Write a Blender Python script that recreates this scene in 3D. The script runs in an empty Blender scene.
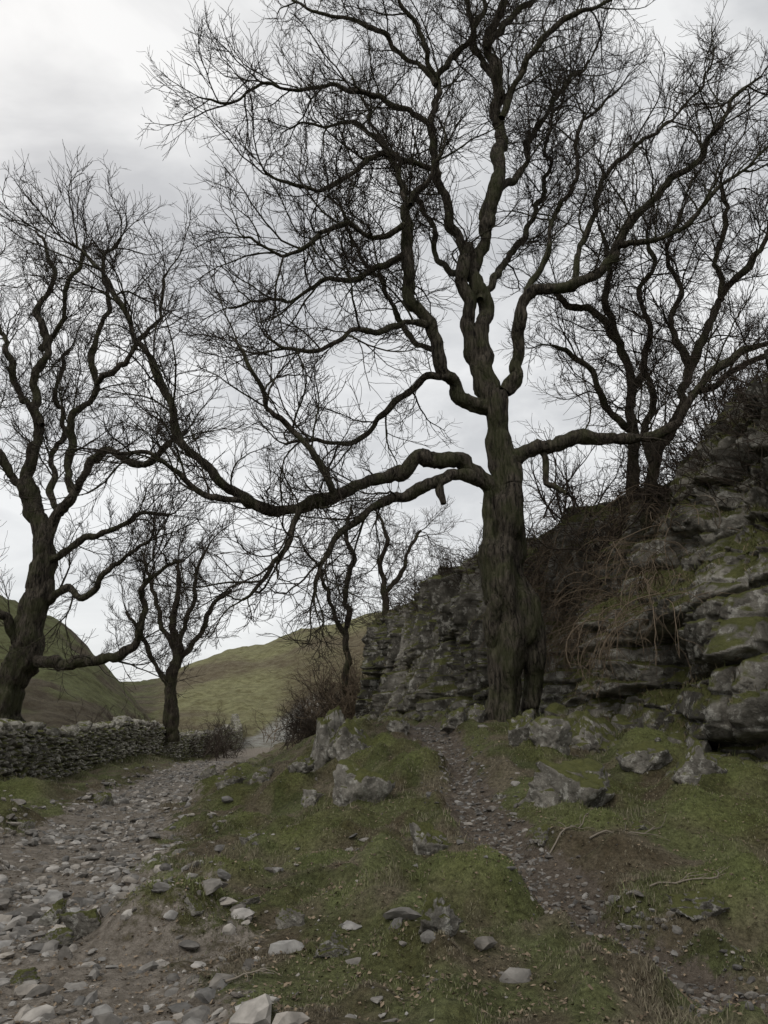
import bpy, bmesh, math, numpy as np
from mathutils import Vector
rng = np.random.default_rng(7)
scene = bpy.context.scene
EYE = 1.5; PITCH = math.radians(16.8); F = 739.6

# ------------------------------------------------------------------ noise
def _h(ix, iy, iz, s):
    n = (ix.astype(np.int64)*374761393 + iy.astype(np.int64)*668265263 + iz.astype(np.int64)*2147483647 + s*1274126177) & 0xffffffff
    n = ((n ^ (n >> 13))*1274126177) & 0xffffffff
    n = ((n ^ (n >> 15))*2246822519) & 0xffffffff
    return ((n ^ (n >> 16)) & 0xffffff)/float(0xffffff)
def vnoise(x, y, z=None, s=0):
    x = np.asarray(x, float); y = np.asarray(y, float)
    z = np.zeros_like(x) if z is None else z
    ix, iy, iz = np.floor(x), np.floor(y), np.floor(z)
    fx, fy, fz = x-ix, y-iy, z-iz
    fx = fx*fx*(3-2*fx); fy = fy*fy*(3-2*fy); fz = fz*fz*(3-2*fz)
    def c(a, b, d): return _h(ix+a, iy+b, iz+d, s)
    v0 = (c(0,0,0)*(1-fx)+c(1,0,0)*fx)*(1-fy)+(c(0,1,0)*(1-fx)+c(1,1,0)*fx)*fy
    v1 = (c(0,0,1)*(1-fx)+c(1,0,1)*fx)*(1-fy)+(c(0,1,1)*(1-fx)+c(1,1,1)*fx)*fy
    return v0*(1-fz)+v1*fz
def fbm(x, y, z=None, s=0, o=4, g=.5):
    t = 0; a = 1; n = 0; f = 1
    for i in range(o):
        t = t + a*(vnoise(x*f+i*17.3, y*f-i*9.1, None if z is None else z*f+i*3.7, s+i)-.5)*2
        n += a; a *= g; f *= 2.03
    return t/n
def voro(x, y, z, s=0):
    ix, iy, iz = np.floor(x), np.floor(y), np.floor(z)
    f1 = np.full(x.shape, 9.); f2 = np.full(x.shape, 9.); cell = np.zeros(x.shape)
    for a in (-1,0,1):
        for b in (-1,0,1):
            for c in (-1,0,1):
                X, Y, Z = ix+a, iy+b, iz+c
                dx = X+_h(X,Y,Z,s)-x; dy = Y+_h(X,Y,Z,s+1)-y; dz = Z+_h(X,Y,Z,s+2)-z
                d = np.sqrt(dx*dx+dy*dy+dz*dz)
                near = d < f1
                f2 = np.where(near, f1, np.minimum(f2, d))
                cell = np.where(near, _h(X,Y,Z,s+3), cell)
                f1 = np.where(near, d, f1)
    return f1, f2, cell
def sst(a, b, x):
    t = np.clip((x-a)/(b-a), 0, 1); return t*t*(3-2*t)
def blocks(u, z, w, h, s):
    """jointed, bedded rock: flat tilted faces separated by recessed joints"""
    zz = z/h+.55*vnoise(z/h*.7, z*0, None, s); row = np.floor(zz); fz = zz-row; o = np.zeros_like(row)
    uu = u/(w*(.55+1.0*_h(row, o, o, s+1)))+_h(row, o, o, s+2)*9; col = np.floor(uu); fu = uu-col
    a = _h(row, col, o, s+3)-.5
    tu = (_h(row, col, o, s+4)-.5)*(fu-.5)*1.8; tz = (_h(row, col, o, s+5)-.5)*(fz-.5)*1.6
    e = np.minimum(np.minimum(fu, 1-fu)*w, np.minimum(fz, 1-fz)*h)
    return a+tu+tz, e

# ------------------------------------------------------------------ mesh helpers
def mkmesh(name, V, faces, mat, smooth=True, col=None, attr='Col'):
    V = np.asarray(V, np.float32)
    if not isinstance(faces, list): faces = [faces]
    me = bpy.data.meshes.new(name)
    me.vertices.add(len(V)); me.vertices.foreach_set('co', V.ravel())
    idx = np.concatenate([f.ravel() for f in faces]).astype(np.int32)
    tot = np.concatenate([np.full(len(f), f.shape[1]) for f in faces]).astype(np.int32)
    st = np.concatenate([[0], np.cumsum(tot)[:-1]]).astype(np.int32)
    me.loops.add(len(idx)); me.loops.foreach_set('vertex_index', idx)
    me.polygons.add(len(tot)); me.polygons.foreach_set('loop_start', st)
    try: me.polygons.foreach_set('loop_total', tot)
    except Exception: pass
    me.polygons.foreach_set('use_smooth', np.full(len(tot), bool(smooth)))
    me.update(calc_edges=True)
    if col is not None:
        a = me.color_attributes.new(attr, 'FLOAT_COLOR', 'POINT')
        c = np.ones((len(V), 4), np.float32); c[:, :col.shape[1]] = col
        a.data.foreach_set('color', c.ravel())
    me.materials.append(mat)
    ob = bpy.data.objects.new(name, me); scene.collection.objects.link(ob)
    return ob

def tubes(batches):
    VV = []; FF = []; off = 0
    for P, R, k in batches:
        if len(P) == 0: continue
        B, N, _ = P.shape
        T = np.gradient(P, axis=1); T /= np.linalg.norm(T, axis=2, keepdims=True)+1e-9
        m = np.abs(P[:, -1]-P[:, 0]); ref = np.zeros((B, 3)); ref[np.arange(B), np.argmin(m, axis=1)] = 1
        U = np.cross(T, ref[:, None, :]); U /= np.linalg.norm(U, axis=2, keepdims=True)+1e-9
        W = np.cross(T, U)
        a = np.arange(k)*2*np.pi/k
        V = P[:, :, None, :] + R[:, :, None, None]*(U[:, :, None, :]*np.cos(a)[None, None, :, None] + W[:, :, None, :]*np.sin(a)[None, None, :, None])
        if k >= 10:
            n = fbm(V[..., 0]*3.5, V[..., 1]*3.5, V[..., 2]*.9, 5, 3)+.7*fbm(V[..., 0]*13, V[..., 1]*13, V[..., 2]*1.8, 9, 2)
            C = P[:, :, None, :]
            V = C+(V-C)*(1+(.40 if k > 12 else .24)*n[..., None])
        VV.append(V.reshape(-1, 3))
        i = np.arange(N-1)[:, None]; j = np.arange(k)[None, :]
        q = np.stack([i*k+j, i*k+(j+1) % k, (i+1)*k+(j+1) % k, (i+1)*k+j], -1).reshape(-1, 4)
        FF.append((q[None]+(np.arange(B)*N*k)[:, None, None]).reshape(-1, 4)+off)
        off += B*N*k
    return np.concatenate(VV), np.concatenate(FF)

# ------------------------------------------------------------------ ground heights
TRACK = np.array([(-1.7,2.5),(-2.35,5),(-3.2,7.8),(-4.1,11.5),(-5.5,19),(-7.1,30),(-8.6,45),(-10.2,60),(-9.2,76),(-7.0,95),(-9,125)], float)
TRW = np.array([.95,.9,.8,.8,.85,1.0,1.1,1.6,1.9,2.0,2.0])
PATH = np.array([(2.2,2.5),(1.65,4.6),(1.32,5.8),(1.12,7.2),(1.02,9),(.95,12),(.75,16),(-.1,21),(-1.8,29)], float)
def pdist(x, y, pl, w=None):
    best = np.full(x.shape, 1e9); bw = np.zeros(x.shape)
    for i in range(len(pl)-1):
        a, b = pl[i], pl[i+1]; d = b-a
        t = np.clip(((x-a[0])*d[0]+(y-a[1])*d[1])/(d@d), 0, 1)
        dd = np.hypot(x-a[0]-t*d[0], y-a[1]-t*d[1])
        if w is not None: bw = np.where(dd < best, w[i]+(w[i+1]-w[i])*t, bw)
        best = np.minimum(best, dd)
    return (best, bw) if w is not None else best
HUM = [(.62,5.75,.43,.36),(-1.45,5.5,.38,.20),(3.1,7.3,.6,.2),(-.9,8.3,.55,.24),(-7.2,15,.8,.3),(-1.2,6.6,.25,.12),(.3,10.5,.5,.24),
       (2.3,8.8,.35,.2),(-1.9,10.5,.45,.2),(-6.0,11.5,.7,.3),(-.2,12.5,.6,.25),(3.9,8.9,.6,.3),(-3.2,16,.7,.3),(2.4,5.6,.4,.16),(-.6,7.1,.3,.12),
       (-.2,5.6,.3,.08),(3.6,10.3,.5,.3),(-2.6,13,.5,.22),(-.9,15,.6,.3),(-.4,9.6,.35,.18),(-1.5,12,.4,.2),(2.2,10.8,.4,.2),(1.9,7.4,.3,.12),(-4.9,8.6,.5,.16)]
def masks(x, y):
    n = fbm(x*1.3, y*1.3, None, 31, 4)
    d, w = pdist(x, y, TRACK, TRW)
    tr = 1-sst(-.3, .6, d-w+n*.75)
    p = pdist(x, y, PATH)
    pa = (1-sst(.08, .46, p+n*.30))
    return tr, pa
def height(x, y):
    x = np.asarray(x, float); y = np.asarray(y, float)
    R = np.interp(y, [-50,3,14,28,45,60,72,90,120,900], [0,0,1.68,2.0,2.0,2.2,2.9,4.6,7,9])
    L = np.interp(y, [-50,3,30,45,60,72,90,120,900], [0,0,.15,.1,.6,2.0,4.5,6,8])
    cx = np.interp(y, [3,14,30,60], [-2.4,-4.4,-6.2,-8])
    k = sst(0, 1, (x-cx)/5.6)
    h = L+(R-L)*k
    yy = np.maximum(y, 8); q = x/yy
    sm = np.interp(q, [-1.5,-.45,-.3,-.26,-.206,-.16,-.112,-.019,.1,.4,1.5], [.05,.055,.07,.088,.106,.112,.134,.152,.18,.2,.2])
    h = h+np.maximum(0, sm*165-5)*sst(78, 168, y)*(1+.14*fbm(x*.035, y*.035, None, 3, 4))
    sl = np.interp(q, [-3,-.8,-.523,-.44,-.38,-.34,-.27,0], [.34,.27,.180,.150,.105,.07,0,0])
    h = np.maximum(h, .3+sl*78*sst(22, 78, y)*(1+.16*fbm(x*.09, y*.09, None, 4, 5)))
    near = 1-sst(60, 140, np.hypot(x, y))
    tr, pa = masks(x, y)
    soft = (1-tr)*(1-pa)
    h = h+near*(.12*fbm(x*.45, y*.45, None, 11, 3)+soft*(.11*fbm(x*1.5, y*1.5, None, 12, 3)+.10*np.maximum(0, fbm(x*3.1, y*3.1, None, 13, 2))*2+.03*fbm(x*7, y*7, None, 14, 2)))
    h = h-.08*tr*near-.12*pa*near+near*.03*(tr+pa)*fbm(x*7, y*7, None, 15, 3)
    for (a, b, r, hh) in HUM:
        dd = ((x-a)**2+(y-b)**2)/(r*r)*(1+.5*fbm(x*3, y*3, None, 77, 2))
        h = h+hh*np.exp(-dd*dd*.9)*near
    far = sst(26, 60, y)
    return h+far*(.5*fbm(x*.15, y*.15, None, 21, 3)+.35*fbm(x*.6, y*.6, None, 22, 3))*(1-tr)
def H1(x, y): return float(height(np.array([x]), np.array([y]))[0])
def ray(u, v):
    a = (u-384)/F; b = (512-v)/F
    yy = math.cos(PITCH)-b*math.sin(PITCH); zz = math.sin(PITCH)+b*math.cos(PITCH)
    return a/yy, zz/yy
def W(u, v, d):
    """world point on bearing/elevation measured from the photo, at distance d"""
    q, s = ray(u, v); return (q*d, d, EYE+s*d)
def G(u, v):
    q, s = ray(u, v); t = np.linspace(3, 90, 3000)
    g = height(q*t, t); below = np.nonzero(EYE+s*t < g)[0]
    t0 = t[below[0]] if len(below) else 60.
    return q*t0, t0

# ------------------------------------------------------------------ materials
def mat(name, rough=.95):
    m = bpy.data.materials.new(name); m.use_nodes = True
    nt = m.node_tree; b = nt.nodes['Principled BSDF']; b.inputs['Roughness'].default_value = rough
    b.inputs['Specular IOR Level'].default_value = .15
    return m, nt, b
class N:
    def __init__(s, nt): s.nt = nt; s.co = None
    def pos(s):
        if not s.co: s.co = s.nt.nodes.new('ShaderNodeNewGeometry')
        return s.co.outputs['Position']
    def noise(s, scale, detail=4, rough=.55, vec=None, dist=0):
        n = s.nt.nodes.new('ShaderNodeTexNoise'); n.inputs['Scale'].default_value = scale
        n.inputs['Detail'].default_value = detail; n.inputs['Roughness'].default_value = rough; n.inputs['Distortion'].default_value = dist
        s.nt.links.new(vec or s.pos(), n.inputs['Vector']); return n.outputs['Fac']
    def vmul(s, v):
        n = s.nt.nodes.new('ShaderNodeVectorMath'); n.operation = 'MULTIPLY'
        s.nt.links.new(s.pos(), n.inputs[0]); n.inputs[1].default_value = v; return n.outputs[0]
    def ramp(s, fac, stops):
        n = s.nt.nodes.new('ShaderNodeValToRGB'); e = n.color_ramp.elements
        while len(e) < len(stops): e.new(.5)
        for i, (p, c) in enumerate(stops):
            e[i].position = p; e[i].color = (c, c, c, 1) if isinstance(c, (int, float)) else (*c, 1)
        s.nt.links.new(fac, n.inputs[0]); return n.outputs[0]
    def mix(s, f, a, b, mode='MIX'):
        n = s.nt.nodes.new('ShaderNodeMix'); n.data_type = 'RGBA'; n.blend_type = mode
        for k, v in ((0, f), (6, a), (7, b)):
            if isinstance(v, bpy.types.NodeSocket): s.nt.links.new(v, n.inputs[k])
            elif k == 0: n.inputs[0].default_value = v
            else: n.inputs[k].default_value = (*v, 1)
        return n.outputs[2]
    def math(s, op, a, b=0., clamp=False):
        n = s.nt.nodes.new('ShaderNodeMath'); n.operation = op; n.use_clamp = clamp
        for k, v in ((0, a), (1, b)):
            if isinstance(v, bpy.types.NodeSocket): s.nt.links.new(v, n.inputs[k])
            else: n.inputs[k].default_value = v
        return n.outputs[0]
    def nz(s):
        s.pos(); n = s.nt.nodes.new('ShaderNodeSeparateXYZ'); s.nt.links.new(s.co.outputs['Normal'], n.inputs[0]); return n.outputs[2]
    def attr(s, name, ch=None):
        n = s.nt.nodes.new('ShaderNodeAttribute'); n.attribute_name = name
        if ch is None: return n.outputs['Color']
        m = s.nt.nodes.new('ShaderNodeSeparateColor'); s.nt.links.new(n.outputs['Color'], m.inputs[0]); return m.outputs[ch]
    def bump(s, h, bsdf, dist=.02, strength=1.):
        n = s.nt.nodes.new('ShaderNodeBump'); n.inputs['Distance'].default_value = dist; n.inputs['Strength'].default_value = strength
        s.nt.links.new(h, n.inputs['Height']); s.nt.links.new(n.outputs[0], bsdf.inputs['Normal'])
    def to(s, sock, bsdf): s.nt.links.new(sock, bsdf.inputs['Base Color'])

def bark(name, c1, c2, moss):
    m, nt, b = mat(name); n = N(nt)
    v = n.vmul((13, 13, 2.6))
    f = n.noise(1.5, 5, .7, v, .5)
    c = n.mix(n.ramp(f, [(.38, 0.), (.62, 1.)]), c1, c2)
    g = n.math('MULTIPLY', n.ramp(n.noise(1.9, 4, .6), [(.44, 0.), (.60, 1.)]), moss)
    c = n.mix(g, c, (.064, .072, .030)); n.to(c, b)
    n.bump(f, b, .12, 1.)
    return m
M_BARK = bark('ash_bark', (.012, .010, .008), (.122, .104, .082), .55)
M_BARK2 = bark('hawthorn_bark', (.018, .014, .011), (.075, .062, .048), .4)
def twigmat(name, c1, c2):
    m, nt, b = mat(name, .9); n = N(nt); n.to(n.mix(n.noise(.8, 1), c1, c2), b); return m
M_TWIG = twigmat('ash_twigs', (.026, .020, .015), (.052, .043, .034))
M_TWIG2 = twigmat('hawthorn_twigs', (.034, .026, .020), (.070, .055, .043))
M_BRAM = twigmat('bramble_stem', (.085, .062, .042), (.19, .148, .105))
M_DEAD = twigmat('dead_wood', (.10, .085, .068), (.26, .225, .18))

def limestone(name, lo, hi, moss, scale=1., dark=.6, stain=.44):
    m, nt, b = mat(name, .9); n = N(nt)
    f = n.noise(2.2*scale, 5, .68, None, .4)
    c = n.mix(n.ramp(f, [(.35, 0.), (.66, 1.)]), lo, hi)
    st = n.ramp(n.noise(.7*scale, 5, .72, n.vmul((1, 1, .45))), [(stain, 0.), (stain+.14, 1.)])
    c = n.mix(n.math('MULTIPLY', st, dark), c, (.040, .037, .030))
    sp = n.ramp(n.noise(5*scale, 5, .70), [(.54, 0.), (.60, 1.)])
    c = n.mix(n.math('MULTIPLY', sp, .55), c, (.48, .465, .42))
    mz = n.math('ADD', n.math('MULTIPLY', n.nz(), .75), n.math('MULTIPLY', n.noise(1.3*scale, 5, .65), .9))
    mm = n.ramp(mz, [(moss, 0.), (min(.99, moss+.14), 1.)])
    mc = n.mix(n.noise(5*scale, 3, .7), (.034, .040, .014), (.140, .140, .050))
    c = n.mix(mm, c, mc); n.to(c, b)
    n.bump(n.noise(5*scale, 7, .74), b, .13/scale, 1.); return m
M_CLIFF = limestone('limestone_cliff_rock', (.112, .103, .088), (.31, .29, .25), .755, .9, .85, .43)
M_ROCK = limestone('limestone_boulder', (.120, .110, .093), (.32, .30, .26), .72, 2.2, .5)
M_WALL = limestone('drystone', (.18, .168, .142), (.38, .36, .31), .98, 2.2, .45)

def stone_mat():
    m, nt, b = mat('loose_limestone', .9); n = N(nt)
    c = n.mix(n.ramp(n.noise(12, 3, .6), [(.35, .55), (.65, 1.)]), (0, 0, 0), n.attr('Col'), 'MIX')
    n.to(c, b); return m
M_STONE = stone_mat()

def ground_mat():
    m, nt, b = mat('grassy_ground', 1.); n = N(nt)
    tr = n.attr('mask', 0); pa = n.attr('mask', 1)
    base = n.attr('Col')
    g = n.mix(n.ramp(n.noise(26, 4, .75), [(.3, .0), (.7, 1.)]), (.36, .36, .32), (1.4, 1.4, 1.35))
    c = n.mix(1., base, g, 'MULTIPLY')
    g2 = n.mix(n.ramp(n.noise(.9, 6, .75), [(.38, .0), (.62, 1.)]), (.56, .51, .45), (1.12, 1.12, 1.10))
    c = n.mix(1., c, g2, 'MULTIPLY')
    e = n.noise(11, 5, .75)
    dirt = n.mix(n.ramp(e, [(.35, 0.), (.68, 1.)]), (.10, .084, .065), (.29, .255, .215))
    pth = n.mix(n.ramp(e, [(.35, 0.), (.7, 1.)]), (.06, .047, .036), (.175, .145, .115))
    def hard(s): return n.ramp(n.math('ADD', s, n.math('MULTIPLY', n.math('SUBTRACT', e, .5), 1.3)), [(.36, 0.), (.60, 1.)])
    c = n.mix(hard(tr), c, dirt); c = n.mix(hard(pa), c, pth); n.to(c, b)
    n.bump(n.noise(30, 4, .75), b, .06, 1.); return m
M_GROUND = ground_mat()
def veg_mat(name):
    m, nt, b = mat(name, .8); n = N(nt); n.to(n.attr('Col'), b); return m
M_GRASS = veg_mat('grass_blades')
M_LEAF = veg_mat('leaf_litter')

# ------------------------------------------------------------------ ground sheet
def ax(a, lim, c, n): 
    k = math.asinh(lim/a); return c+a*np.sinh(k*np.linspace(-1, 1, n))
gx = ax(3.2, 900, -.5, 740); gy = ax(4., 900, 7.5, 820)
X, Y = np.meshgrid(gx, gy)
Z = height(X, Y)
nx, ny = len(gx), len(gy)
i = np.arange(ny-1)[:, None]*nx+np.arange(nx-1)[None, :]
quads = np.stack([i, i+1, i+nx+1, i+nx], -1).reshape(-1, 4)
def greens(x, y):
    n1 = fbm(x*.9, y*.9, None, 41, 5)[..., None]; n2 = fbm(x*3.3, y*3.3, None, 44, 4)[..., None]
    gA = np.array([.128, .138, .064]); gB = np.array([.082, .093, .042]); br = np.array([.148, .124, .094])
    c = gB+(gA-gB)*sst(-.35, .35, n1)
    c = c+(br-c)*sst(-.20, .18, n2-n1*.6)*.9
    ms = np.zeros(x.shape)
    for (a, b, r, hh) in HUM: ms = np.maximum(ms, np.exp(-(((x-a)**2+(y-b)**2)/(r*r))**2*.7)*min(1, hh/.12))
    ms = ms[..., None]*.9
    c = c+(np.array([.128, .146, .050])-c)*ms*(.5+.5*sst(-.4, .3, n2))
    return c, ms[..., 0]
C, MS = greens(X, Y)
qq = X/np.maximum(Y, 1)
pale = sst(50, 80, Y)*sst(-.32, -.27, qq)
patch = sst(-.10, .28, fbm(X*.06, Y*.05, None, 51, 5))[..., None]
cp = np.array([.190, .187, .105])*(1-patch)+np.array([.135, .115, .08])*patch
C = C+(cp-C)*pale[..., None]
scrub = (sst(30, 40, Y)*sst(-.16, -.10, qq)*(1-sst(110, 135, Y)))[..., None]
C = C+(np.array([.11, .09, .06])-C)*scrub*.8
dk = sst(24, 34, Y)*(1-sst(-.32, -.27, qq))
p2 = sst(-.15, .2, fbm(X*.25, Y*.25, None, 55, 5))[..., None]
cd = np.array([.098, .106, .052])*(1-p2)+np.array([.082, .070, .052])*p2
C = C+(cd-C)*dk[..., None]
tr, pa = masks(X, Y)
road = sst(56, 64, Y)*tr*(1-sst(86, 98, Y))
tr = tr*(1-sst(56, 64, Y))
C = C+(np.array([.26, .26, .255])-C)*road[..., None]
mask = np.stack([tr, pa, MS], -1).reshape(-1, 3)
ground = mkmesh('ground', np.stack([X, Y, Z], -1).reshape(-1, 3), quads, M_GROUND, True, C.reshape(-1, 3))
a = ground.data.color_attributes.new('mask', 'FLOAT_COLOR', 'POINT')
mc = np.ones((nx*ny, 4), np.float32); mc[:, :3] = mask; a.data.foreach_set('color', mc.ravel())

# ------------------------------------------------------------------ cliff
BL = np.array([(26,5),(16,5.4),(12,6.5),(8,8.2),(5.3,10),(4.15,11.8),(3.45,14.4),(3.0,16.8),(1.9,20),(.35,24),(-.8,27.6),(-.8,30.5),(3,36),(12,43),(28,40),(34,22)], float)
HH = np.array([5,6.8,7.6,8.1,8.1,7.9,7.3,7.0,6.9,6.7,5.9,5.9,6.6,6.5,6,5.])
LEAN = np.array([1,1,1,1,1.0,1.1,1.3,1.1,.7,.5,.4,.5,1,1,1,1])
def catmull(P, n, closed=False):
    P = np.asarray(P, float)
    if closed: Q = np.vstack([P[-1:], P, P[:2]])
    else: Q = np.vstack([2*P[:1]-P[1:2], P, 2*P[-1:]-P[-2:-1]])
    out = []
    for k in range(1, len(Q)-2):
        t = np.linspace(0, 1, n, endpoint=False)[:, None]
        p0, p1, p2, p3 = Q[k-1], Q[k], Q[k+1], Q[k+2]
        out.append(.5*((2*p1)+(-p0+p2)*t+(2*p0-5*p1+4*p2-p3)*t*t+(-p0+3*p1-3*p2+p3)*t**3))
    if not closed: out.append(P[-1:])
    return np.vstack(out)
cb = catmull(np.column_stack([BL, HH, LEAN]), 200, True)
seg = np.linalg.norm(np.diff(cb[:, :2], axis=0, append=cb[:1, :2]), axis=1)
dens = np.where((cb[:, 0] < 9) & (cb[:, 1] < 34), 1., .16)
cum = np.concatenate([[0], np.cumsum(seg*dens)]); cbx = np.vstack([cb, cb[:1]])
al = np.concatenate([[0], np.cumsum(seg)])
NS = 1000
ss = np.linspace(0, cum[-1], NS, endpoint=False)
cc = np.stack([np.interp(ss, cum, cbx[:, k]) for k in range(4)], -1); arc = np.interp(ss, cum, al)[:, None]
tn = np.roll(cc[:, :2], -4, 0)-np.roll(cc[:, :2], 4, 0); tn /= np.linalg.norm(tn, axis=1, keepdims=True)
inn = np.stack([tn[:, 1], -tn[:, 0]], -1)
if ((np.array([14, 24])-cc[:, :2])*inn).sum(1).mean() < 0: inn = -inn
ker = np.ones(41)/41
for k in range(2): inn[:, k] = np.convolve(np.concatenate([inn[-20:, k], inn[:, k], inn[:20, k]]), ker, 'valid')
inn /= np.linalg.norm(inn, axis=1, keepdims=True)
NT = 260; NP = 45
zb = height(cc[:, 0], cc[:, 1])-.6
t = np.linspace(0, 1, NT)[None, :]
bx = cc[:, 0:1]; by = cc[:, 1:2]
hz = zb[:, None]+(cc[:, 2:3]-zb[:, None])*t
warp = fbm(bx*.45+0*t, by*.45+0*t, hz*.3, 61, 3)
st = t*3.1+warp*2.2
fr = st-np.floor(st); stair = (np.floor(st)+sst(.62, 1., fr))/3.1
amp = np.clip(.40+1.3*fbm(bx*.3+0*t, by*.3+0*t, hz*.25, 63, 2), .0, .9)
off = (2.2*(t**1.15*(1-amp)+stair*amp))*cc[:, 3:4]+.9*sst(.86, 1, t)
PX = bx+inn[:, 0:1]*off; PY = by+inn[:, 1:2]*off; PZ = hz
su = arc+0*t
d = 1.1*fbm(PX*.38, PY*.38, PZ*.34, 65, 3)
wu = su+.30*fbm(su*.7, PZ*.7, None, 91, 2)+.06*fbm(su*4, PZ*4, None, 94, 2)
wz = PZ+.55*fbm(su*.35, PZ*.3, None, 92, 2)+.07*fbm(su*1.5, PZ*1.5, None, 93, 3)+su*.12
b1, e1 = blocks(wu+.25*PZ, wz, 1.5, 1.15, 201); bv, ev = blocks(wu+2, wz-.3, .75, 2.1, 261)
lf = sst(-.12, .12, fbm(su*.3, PZ*.22, None, 95, 2)+.40*(sst(14, 18, by)*2-.7))
b1 = b1*(1-lf)+bv*lf; e1 = e1*(1-lf)+ev*lf
b2, e2 = blocks(wu+3+.3*wz, wz+.2-.25*wu, .62, .50, 221); b4, e4 = blocks(wu+1-.2*wz, wz*.9, .34, .8, 281)
b2 = b2*(1-lf)+b4*lf; e2 = e2*(1-lf)+e4*lf
b3, e3 = blocks(wu-.3*wz, wz+.1+.3*wu, .24, .19, 241)
rough = sst(-.15, .35, fbm(su*.6, PZ*.6, None, 97, 3))
d += .66*b1-.30*(1-sst(0, .10, e1)) + (.30*b2-.12*(1-sst(0, .05, e2)))*(.45+.55*rough)+(.11*b3-.04*(1-sst(0, .03, e3)))*(.25+.75*rough)
c1 = b1; c2 = b2
d += .06*fbm(PX*4, PY*4, PZ*4, 67, 4, .6)
PX = PX-inn[:, 0:1]*d; PY = PY-inn[:, 1:2]*d
PZ = PZ+.28*c1*sst(.75, 1., t)+.18*c2*sst(.4, 1., t)+.25*fbm(su*.9, su*0, None, 198, 3)*sst(.6, 1, t)
w = (np.linspace(0, 1, NP+1)[1:]**1.5)[None, :]
ex, ey, ez = PX[:, -1:], PY[:, -1:], PZ[:, -1:]
QX = ex+(14-ex)*w; QY = ey+(24-ey)*w
QZ = ez+(8.-ez)*sst(0, 1, w)+(.35*fbm(QX*.6, QY*.6, None, 71, 4)+.12*fbm(QX*2.5, QY*2.5, None, 73, 3))*sst(0, .03, w)*(1-sst(.8, 1, w))
AX = np.hstack([PX, QX]); AY = np.hstack([PY, QY]); AZ = np.hstack([PZ, QZ])
M = NT+NP
i0 = np.arange(NS)[:, None]; j0 = np.arange(M-1)[None, :]; i1 = (i0+1) % NS
cq = np.stack([i0*M+j0, i0*M+j0+1, i1*M+j0+1, i1*M+j0], -1).reshape(-1, 4)
CV = np.stack([AX, AY, AZ], -1)
mid_i = [k*(M-1)+100 for k in range(200, 700, 10)]
q4 = CV.reshape(-1, 3)[cq[mid_i]]; nn = np.cross(q4[:, 2]-q4[:, 0], q4[:, 3]-q4[:, 1])
if (nn[:, 0]*inn[200:700:10, 0]+nn[:, 1]*inn[200:700:10, 1]).mean() > 0: cq = cq[:, ::-1]
cliff = mkmesh('limestone_cliff', CV.reshape(-1, 3), cq, M_CLIFF, True)
cn = np.zeros(len(cq)*3); cliff.data.polygons.foreach_get('normal', cn); cn = cn.reshape(-1, 3)
cctr = np.zeros(len(cq)*3); cliff.data.polygons.foreach_get('center', cctr); cctr = cctr.reshape(-1, 3)

# ------------------------------------------------------------------ rocks
def ico(sub):
    bm = bmesh.new(); bmesh.ops.create_icosphere(bm, subdivisions=sub, radius=1)
    V = np.array([v.co[:] for v in bm.verts]); Fc = np.array([[v.index for v in f.verts] for f in bm.faces]); bm.free()
    return V/np.linalg.norm(V, axis=1, keepdims=True), Fc
def facet(D, r, nplanes=11, sc=(1, 1, 1)):
    n = r.normal(size=(nplanes, 3)); n /= np.linalg.norm(n, axis=1, keepdims=True)
    h = r.uniform(.5, .95, nplanes)
    dp = D@n.T
    R = np.where(dp > .05, h/np.maximum(dp, .05), 1.25).min(1)
    return D*R[:, None]*np.array(sc)
I2, F2_ = ico(2); I5, F5 = ico(5)
VARS = [facet(I2, np.random.default_rng(100+k), 10) for k in range(24)]
def rotz(a):
    c, s = np.cos(a), np.sin(a); z = np.zeros_like(c); o = np.ones_like(c)
    return np.stack([np.stack([c, -s, z], -1), np.stack([s, c, z], -1), np.stack([z, z, o], -1)], -2)
def rotx(a):
    c, s = np.cos(a), np.sin(a); z = np.zeros_like(c); o = np.ones_like(c)
    return np.stack([np.stack([o, z, z], -1), np.stack([z, c, -s], -1), np.stack([z, s, c], -1)], -2)
def stones(name, pos, size, yaw, tilt, cols, m, smooth=False):
    n = len(pos); vi = rng.integers(0, len(VARS), n)
    base = np.array(VARS)[vi]*size[:, None, :]
    Rm = rotz(yaw)@rotx(tilt)
    V = np.einsum('nij,nvj->nvi', Rm, base)+pos[:, None, :]
    Fc = (F2_[None]+(np.arange(n)*len(I2))[:, None, None]).reshape(-1, 3)
    c = np.repeat(cols, len(I2), axis=0)
    return mkmesh(name, V.reshape(-1, 3), Fc, m, smooth, c)
def stone_cols(n, lo=.16, hi=.42):
    b = (lo+(hi-lo)*rng.uniform(0, 1, n)**1.4)[:, None]; w = rng.uniform(0, 1, n)[:, None]
    return b*(np.array([1., .90, .78])*w+np.array([1., .96, .90])*(1-w))
def scatter(n, pl, hw, ymax, p=1.6):
    L = np.concatenate([[0], np.cumsum(np.linalg.norm(np.diff(pl, axis=0), axis=1))])
    s = rng.uniform(0, 1, n)**p*np.interp(ymax, pl[:, 1], L)
    x = np.interp(s, L, pl[:, 0]); y = np.interp(s, L, pl[:, 1])
    return x+rng.normal(0, 1, n)*hw, y+rng.normal(0, .1, n)
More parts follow.
